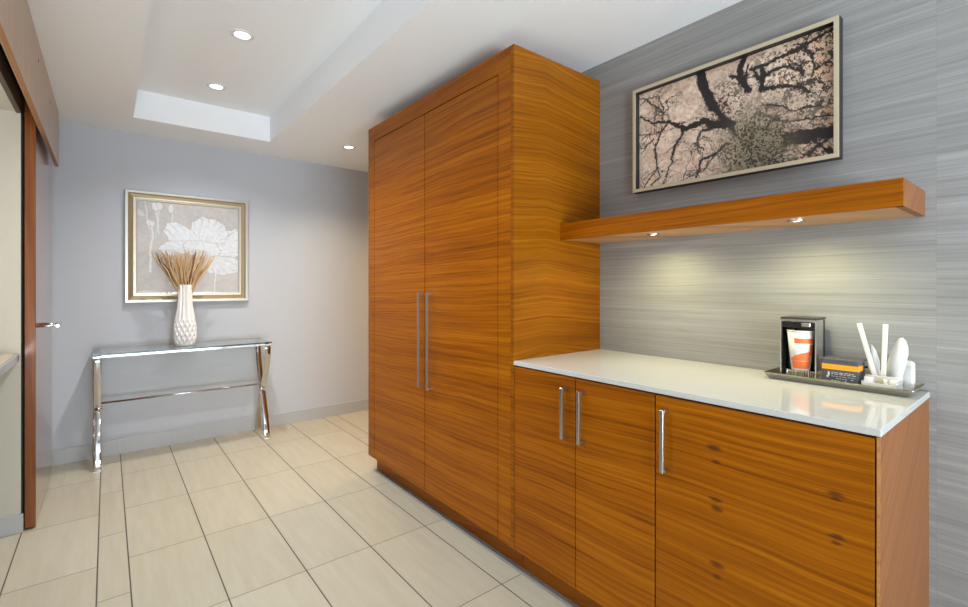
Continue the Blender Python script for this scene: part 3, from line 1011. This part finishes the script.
meshes = {}
for kd in GR:
    for q in range(3):
        me = stalk_mesh(hash(kd) % 97 * 0 + q * 7 + len(kd), 0.40)
        me.materials.append(GR[kd])
        meshes[(kd, q)] = me
rg = random.Random(21)
cnt = 52
for i in range(cnt):
    fx = -1 + 2 * (i + 0.5) / cnt
    kd = rg.choice(['tan', 'tan', 'tan', 'pale', 'pale', 'brown'])
    if abs(fx) > 0.85:
        kd = 'pale'
    dx = fx * 0.205 + rg.uniform(-.015, .015)
    dy = rg.uniform(-1, 1) * 0.095 * math.sqrt(max(0.05, 1 - fx * fx))
    foot = Vector((VX + fx * 0.019 + rg.uniform(-.006, .006), VY + dy * 0.16, TZ + 0.352 + rg.uniform(-.01, .01)))
    sc = rg.uniform(0.86, 1.0) * (1.0 + 0.03 * abs(fx))
    d = Vector((dx, dy, 0.37)).normalized()
    ob = bpy.data.objects.new('dried_grass_stalk', meshes[(kd, rg.randint(0, 2))])
    ob.location = foot
    ob.rotation_mode = 'XYZ'
    ob.rotation_euler = d.to_track_quat('Z', 'Y').to_euler()
    ob.scale = (1, 1, sc * 0.53 / 0.40 * 0.385)
    ob.scale = (1, 1, sc * 0.98)
    C.objects.link(ob)
    tag(ob, GL[kd], 'dried grass', kd + ' dried grass stalks in the vase')

# ------------------------------------------------------------------ service tray on the worktop
bm = bmesh.new()
RX0, RX1, RY0, RY1 = 1.817, 1.985, 0.277, 0.678      # rim
BX0, BX1, BY0, BY1 = 1.833, 1.972, 0.293, 0.664       # base


def rrect(x0, x1, y0, y1, z, r=0.006, q=4):
    out = []
    for (cx, cy, a0) in ((x1 - r, y1 - r, 0), (x0 + r, y1 - r, PI / 2), (x0 + r, y0 + r, PI), (x1 - r, y0 + r, 1.5 * PI)):
        for i in range(q + 1):
            a_ = a0 + PI / 2 * i / q
            out.append(bm.verts.new((cx + r * math.cos(a_), cy + r * math.sin(a_), z)))
    return out


e = 0.002
r0 = rrect(BX0, BX1, BY0, BY1, ZC + 0.0005)
r1 = rrect(RX0, RX1, RY0, RY1, ZC + 0.021)
r1b = rrect(RX0, RX1, RY0, RY1, ZC + 0.0235)
r2 = rrect(RX0 + e, RX1 - e, RY0 + e, RY1 - e, ZC + 0.0235)
r3 = rrect(BX0 + e, BX1 - e, BY0 + e, BY1 - e, ZC + 0.0035)
bm.faces.new(r0[::-1])
for a_, b_ in ((r0, r1), (r1, r1b), (r1b, r2), (r2, r3)):
    bridge(bm, a_, b_, 0, False)
bm.faces.new(r3)
tag(obj('serving_tray', bm, M['tray_metal']), 'brushed metal rectangular serving tray on the right end of the worktop', 'tray')
ZTY = ZC + 0.0038

# coffee maker
MY0, MY1, MX0, MX1 = 0.528, 0.637, 1.854, 1.970
t = thing('coffee_maker', 'single-cup silver and black coffee maker on the metal tray', 'coffee maker', (1.905, 0.58, ZTY))
bm = bmesh.new()
bx(bm, MX0 + 0.058, MX1, MY0 + 0.005, MY1 - 0.005, ZTY, 1.140, 0.004, 2)
obj('rear_column', bm, M['black'], t)


def side_shell(sgn):
    bm = bmesh.new()
    y = MY0 if sgn < 0 else MY1
    prof_ = [(MX0 + 0.003, 0.0), (MX0 + 0.020, 0.0), (MX0 + 0.045, 0.0), (MX0 + 0.075, 0.001), (MX0 + 0.092, 0.005), (MX1 + 0.001, 0.014)]
    inn = [(x_, o_ + 0.004) for x_, o_ in prof_]
    loop = prof_ + inn[::-1]
    lo = [bm.verts.new((x_, y - sgn * o_, ZTY + 0.001)) for x_, o_ in loop]
    hi = [bm.verts.new((x_, y - sgn * o_, 1.1405)) for x_, o_ in loop]
    bridge(bm, lo, hi, 0, False)
    bm.faces.new(lo[::-1])
    bm.faces.new(hi)
    return bm


M['brushed'] = mat('brushed_silver_shell', (0.70, 0.70, 0.70), 0.24, 1.0)
obj('side_panel', side_shell(-1), M['brushed'], t)
obj('side_panel', side_shell(1), M['brushed'], t)
bm = bmesh.new()
bx(bm, MX0 + 0.004, MX1 - 0.006, MY0 + 0.0045, MY1 - 0.0045, 1.112, 1.140, 0.003, 2)
obj('brew_head', bm, M['black'], t)
bm = bmesh.new()
bx(bm, MX0 - 0.001, MX0 + 0.006, MY0 + 0.002, MY1 - 0.002, 1.1335, 1.1425, 0.0015, 1)
obj('front_trim', bm, M['chrome'], t)
bm = bmesh.new()
bx(bm, MX0 + 0.001, MX1 - 0.004, MY0 + 0.001, MY1 - 0.001, 1.1405, 1.148, 0.003, 2)
obj('lid', bm, M['black'], t)
bm = bmesh.new()
bx(bm, MX0 + 0.0, MX0 + 0.005, 0.545, 0.572, 1.117, 1.131, 0.002, 1)
obj('latch', bm, M['steel'], t)
# round drip base with vertical ribs
bm = bmesh.new()
nb = 40
outl = []
for i in range(nb + 1):
    a_ = PI / 2 + PI * i / nb
    rr = 0.044 + (0.0010 if i % 2 else -0.0010)
    outl.append((MX0 + 0.044 + rr * math.cos(a_), 0.5825 + (rr + 0.004) * math.sin(a_)))
outl += [(MX0 + 0.062, 0.5345), (MX0 + 0.062, 0.6305)]
lo = [bm.verts.new((x_, y_, ZTY + 0.0005)) for x_, y_ in outl]
hi = [bm.verts.new((x_, y_, 0.965)) for x_, y_ in outl]
bridge(bm, lo, hi, 0, False)
bm.faces.new(lo[::-1])
bm.faces.new(hi)
obj('drip_base', bm, M['chrome'], t)

# paper cup standing on the drip base
CX, CY, CZ = MX0 + 0.031, 0.5825, 0.9655
CH, CR0, CR1 = 0.136, 0.0275, 0.0400


def cup_r(z):
    return CR0 + (CR1 - CR0) * z / CH


t = thing('paper_cup', 'white paper cup with orange printed bands under the coffee maker spout', 'cup', (CX, CY, CZ))
bm = bmesh.new()
lathe(bm, [(CR0, CZ), (cup_r(CH), CZ + CH), (cup_r(CH) - 0.001, CZ + CH), (CR0 - 0.001, CZ + 0.004)], CX, CY, 40)
obj('body', bm, M['paper'], t)
bm = bmesh.new()
rs = []
for i in range(10):
    a_ = 2 * PI * i / 10
    rs.append((CR1 + 0.0018 * math.cos(a_), CZ + CH + 0.0018 * math.sin(a_)))
rs_ = [ring(bm, Vector((CX, CY, z)), Vector((1, 0, 0)), Vector((0, 1, 0)), r, r, 40) for r, z in rs]
for i in range(10):
    bridge(bm, rs_[i], rs_[(i + 1) % 10])
obj('rolled_rim', bm, M['paper'], t)


def cup_patch(bm, a0, a1, zf0, zf1, n=16):
    """printed patch on the cup; angle seen from the front (-x side), degrees, positive to the viewer's right"""
    lo, hi = [], []
    for i in range(n + 1):
        q = i / n
        a_ = math.radians(a0 + (a1 - a0) * q)
        for lst, zf in ((lo, zf0), (hi, zf1)):
            z = zf(q) if callable(zf) else zf
            r = cup_r(z * CH) + 0.0004
            lst.append(bm.verts.new((CX - r * math.cos(a_), CY - r * math.sin(a_), CZ + z * CH)))
    for i in range(n):
        bm.faces.new((lo[i], lo[i + 1], hi[i + 1], hi[i])).smooth = True


bm = bmesh.new()
cup_patch(bm, -12, 116, 0.69, 0.82)
cup_patch(bm, 66, 112, 0.38, 0.66)
cup_patch(bm, -36, 74, 0.05, lambda q: 0.24)
cup_patch(bm, -48, 74, 0.25, lambda q: 0.28 + 0.20 * math.sin(q * PI * 0.5))
obj('print', bm, M['orange'], t)['label'] = 'orange printed bands'

# charcoal box of coffee packets
KX0, KX1, KY0, KY1, KZ1 = 1.850, 1.928, 0.414, 0.510, 1.019
t = thing('coffee_packet_box', 'charcoal box with an orange band between coffee maker and white caddy', 'box', (1.888, 0.461, ZTY))
bm = bmesh.new()
bx(bm, KX0, KX1, KY0, KY1, ZTY, KZ1 - 0.004, 0.001, 1)
obj('body', bm, M['charcoal'], t)
bm = bmesh.new()
bx(bm, KX0 - 0.0015, KX1 + 0.004, KY0 - 0.006, KY1 + 0.0015, KZ1 - 0.0065, KZ1, 0.001, 1)
obj('lid', bm, M['charcoal'], t)
bm = bmesh.new()
bx(bm, KX0 - 0.0006, KX1 - 0.02, KY0 - 0.0006, KY1 + 0.0003, 0.984, 1.001)
obj('band', bm, M['band'], t)['label'] = 'bright orange printed band'
bm = bmesh.new()
rl = random.Random(4)
bx(bm, KX0 - 0.0007, KX0 + 0.0005, 0.489, 0.494, 0.963, 0.976)
bx(bm, KX0 - 0.0007, KX0 + 0.0005, 0.492, 0.497, 0.957, 0.964)
for row, z in enumerate((0.974, 0.969, 0.962, 0.955, 0.948)):
    y_ = 0.484
    while y_ > 0.424:
        w = rl.uniform(0.003, 0.011)
        if row in (0, 1, 2) or rl.random() < 0.6:
            bx(bm, KX0 - 0.0007, KX0 + 0.0005, y_ - w, y_, z, z + (0.0016 if row != 2 else 0.0009))
        y_ -= w + rl.uniform(0.0015, 0.004)
obj('print', bm, M['print_white'], t)['label'] = 'fine white print'

# white caddy and what it holds
DX0, DX1, DY0, DY1 = 1.846, 1.925, 0.319, 0.406
t = thing('condiment_caddy', 'low white open caddy with compartments on the metal tray', 'caddy', (1.885, 0.36, ZTY))
bm = bmesh.new()
bx(bm, DX0, DX1, DY0, DY1, ZTY, ZTY + 0.004, 0.001, 1)
bx(bm, DX0, DX0 + 0.003, DY0, DY1, ZTY + 0.003, 0.957, 0.0012, 2)
bx(bm, DX1 - 0.003, DX1, DY0, DY1, ZTY + 0.003, 0.982, 0.0012, 2)
bx(bm, DX0, DX1, DY0, DY0 + 0.003, ZTY + 0.003, 0.960, 0.0012, 2)
bx(bm, DX0, DX1, DY1 - 0.003, DY1, ZTY + 0.003, 0.960, 0.0012, 2)
obj('body', bm, M['white'], t)
obj('divider', box(DX0 + 0.034, DX0 + 0.0365, DY0 + 0.003, DY1 - 0.003, ZTY + 0.004, 0.976, 0.0008, 1), M['white'], t)
for yy in (0.342, 0.374):
    obj('divider', box(DX0 + 0.003, DX0 + 0.034, yy, yy + 0.0022, ZTY + 0.004, 0.959, 0.0006, 1), M['white'], t)


def packet(name, label, col, x0, x1, y0, y1, z0, z1, cat, grp):
    bm = bmesh.new()
    nn = 6
    A = []
    for i in range(nn + 1):
        q = i / nn
        th = 0.5 * (x1 - x0) * (0.12 + 0.88 * math.sin(PI * q) ** 0.6)
        z = z0 + (z1 - z0) * q
        xm = (x0 + x1) / 2 + 0.002 * q
        A.append([bm.verts.new(p) for p in ((xm - th, y0 + 0.001, z), (xm - th, y1 - 0.001, z), (xm, y1, z), (xm + th, y1 - 0.001, z), (xm + th, y0 + 0.001, z), (xm, y0, z))])
    for a_, b_ in zip(A, A[1:]):
        bridge(bm, a_, b_, 0, False)
    bm.faces.new(A[0][::-1])
    bm.faces.new(A[-1])
    return tag(obj(name, bm, mat(name + '_paper', col, 0.6)), label, cat, grp)


zb = ZTY + 0.0042
packet('creamer_pot', 'small white packet in the caddy compartment nearest the charcoal box', (0.80, 0.80, 0.80), 1.856, 1.872, 0.378, 0.402, zb, 0.972, 'packet', 'packets in the caddy')
packet('sugar_packet', 'olive and white sugar packet in the middle of the white caddy', (0.42, 0.38, 0.20), 1.858, 1.868, 0.357, 0.370, zb, 0.973, 'packet', 'packets in the caddy')
packet('sugar_packet', 'white sugar packet in the middle of the white caddy', (0.80, 0.79, 0.76), 1.864, 1.876, 0.346, 0.356, zb, 0.968, 'packet', 'packets in the caddy')
packet('sugar_packet', 'pale grey sugar packet in the caddy compartment nearest the jar', (0.66, 0.67, 0.62), 1.858, 1.872, 0.323, 0.340, zb, 0.969, 'packet', 'packets in the caddy')


def stick(a, b_, w, th, label):
    a, b_ = Vector(a), Vector(b_)
    bm = bmesh.new()
    strap(bm, [a + (b_ - a) * i / 6 for i in range(7)], w, th, axis=((b_ - a).cross(Vector((1, 0, 0)))).normalized())
    return tag(obj('stick_packet', bm, M['paper']), label, 'packet', 'white stick packets')


stick((1.890, 0.373, zb + 0.002), (1.893, 0.421, 1.137), 0.013, 0.004, 'long white stick packet leaning towards the coffee maker')
stick((1.893, 0.362, zb + 0.002), (1.899, 0.356, 1.137), 0.013, 0.004, 'long white stick packet standing almost upright in the caddy')
bm = bmesh.new()
tube(bm, [(1.9285, 0.424, 0.9925), (1.9285, 0.348, 0.9925)], 0.0028, 8)
bx(bm, 1.9262, 1.9308, 0.348, 0.366, 0.9900, 0.9955, 0.001, 1)
tag(obj('stirrer', bm, M['black']), 'short black stirrer lying across the back of the white caddy', 'stirrer')


def napkin(name, pts_, x, label, bulge=0.006):
    bm = bmesh.new()
    f0, f1 = [], []
    cy = sum(p[0] for p in pts_) / len(pts_)
    cz = sum(p[1] for p in pts_) / len(pts_)
    for (y_, z_) in pts_:
        f0.append(bm.verts.new((x - 0.0015, y_, z_)))
        f1.append(bm.verts.new((x + 0.0015, y_, z_)))
    c0 = bm.verts.new((x - bulge, cy, cz))
    c1 = bm.verts.new((x + 0.0016, cy, cz))
    k_ = len(pts_)
    for i in range(k_):
        j = (i + 1) % k_
        bm.faces.new((f0[i], f0[j], c0)).smooth = True
        bm.faces.new((f1[j], f1[i], c1)).smooth = True
        bm.faces.new((f0[j], f0[i], f1[i], f1[j]))
    return tag(obj(name, bm, M['paper']), label, 'napkin', 'folded napkins')


napkin('paper_napkin', [(0.356, 0.944), (0.358, 0.995), (0.354, 1.018), (0.346, 1.050), (0.334, 1.082), (0.326, 1.095), (0.318, 1.098), (0.310, 1.088), (0.305, 1.068), (0.305, 1.045), (0.311, 1.012), (0.324, 0.944)], 1.912,
       'white folded paper napkin with a rounded point beside the jar')
napkin('paper_napkin', [(0.402, 0.944), (0.400, 1.03), (0.396, 1.068), (0.391, 1.070), (0.380, 1.050), (0.372, 1.02), (0.370, 0.944)], 1.9065,
       'white folded paper napkin partly hidden behind the stick packets', 0.004)
t = thing('white_jar', 'small white rounded square jar at the right end of the metal tray', 'jar', (1.944, 0.308, ZTY))


def square_ring(bm, cx, cy, z, r, rc, q=5):
    out = []
    for (sx, sy, a0) in ((1, 1, 0), (-1, 1, PI / 2), (-1, -1, PI), (1, -1, 1.5 * PI)):
        for i in range(q + 1):
            a_ = a0 + PI / 2 * i / q
            out.append(bm.verts.new((cx + sx * (r - rc) + rc * math.cos(a_), cy + sy * (r - rc) + rc * math.sin(a_), z)))
    return out


def square_pot(prof_):
    bm = bmesh.new()
    rr_ = [square_ring(bm, 1.9465, 0.3105, z, r, r * 0.55) for r, z in prof_]
    for a_, b_ in zip(rr_, rr_[1:]):
        bridge(bm, a_, b_)
    bm.faces.new(rr_[0][::-1])
    bm.faces.new(rr_[-1])
    return bm


obj('body', square_pot([(0.0142, ZTY), (0.0155, ZTY + 0.003), (0.0158, ZTY + 0.04), (0.0158, ZTY + 0.072)]), M['white'], t)
obj('lid', square_pot([(0.0158, ZTY + 0.0722), (0.0156, ZTY + 0.080), (0.0138, ZTY + 0.0865), (0.009, ZTY + 0.090), (0.003, ZTY + 0.091)]), M['white'], t)
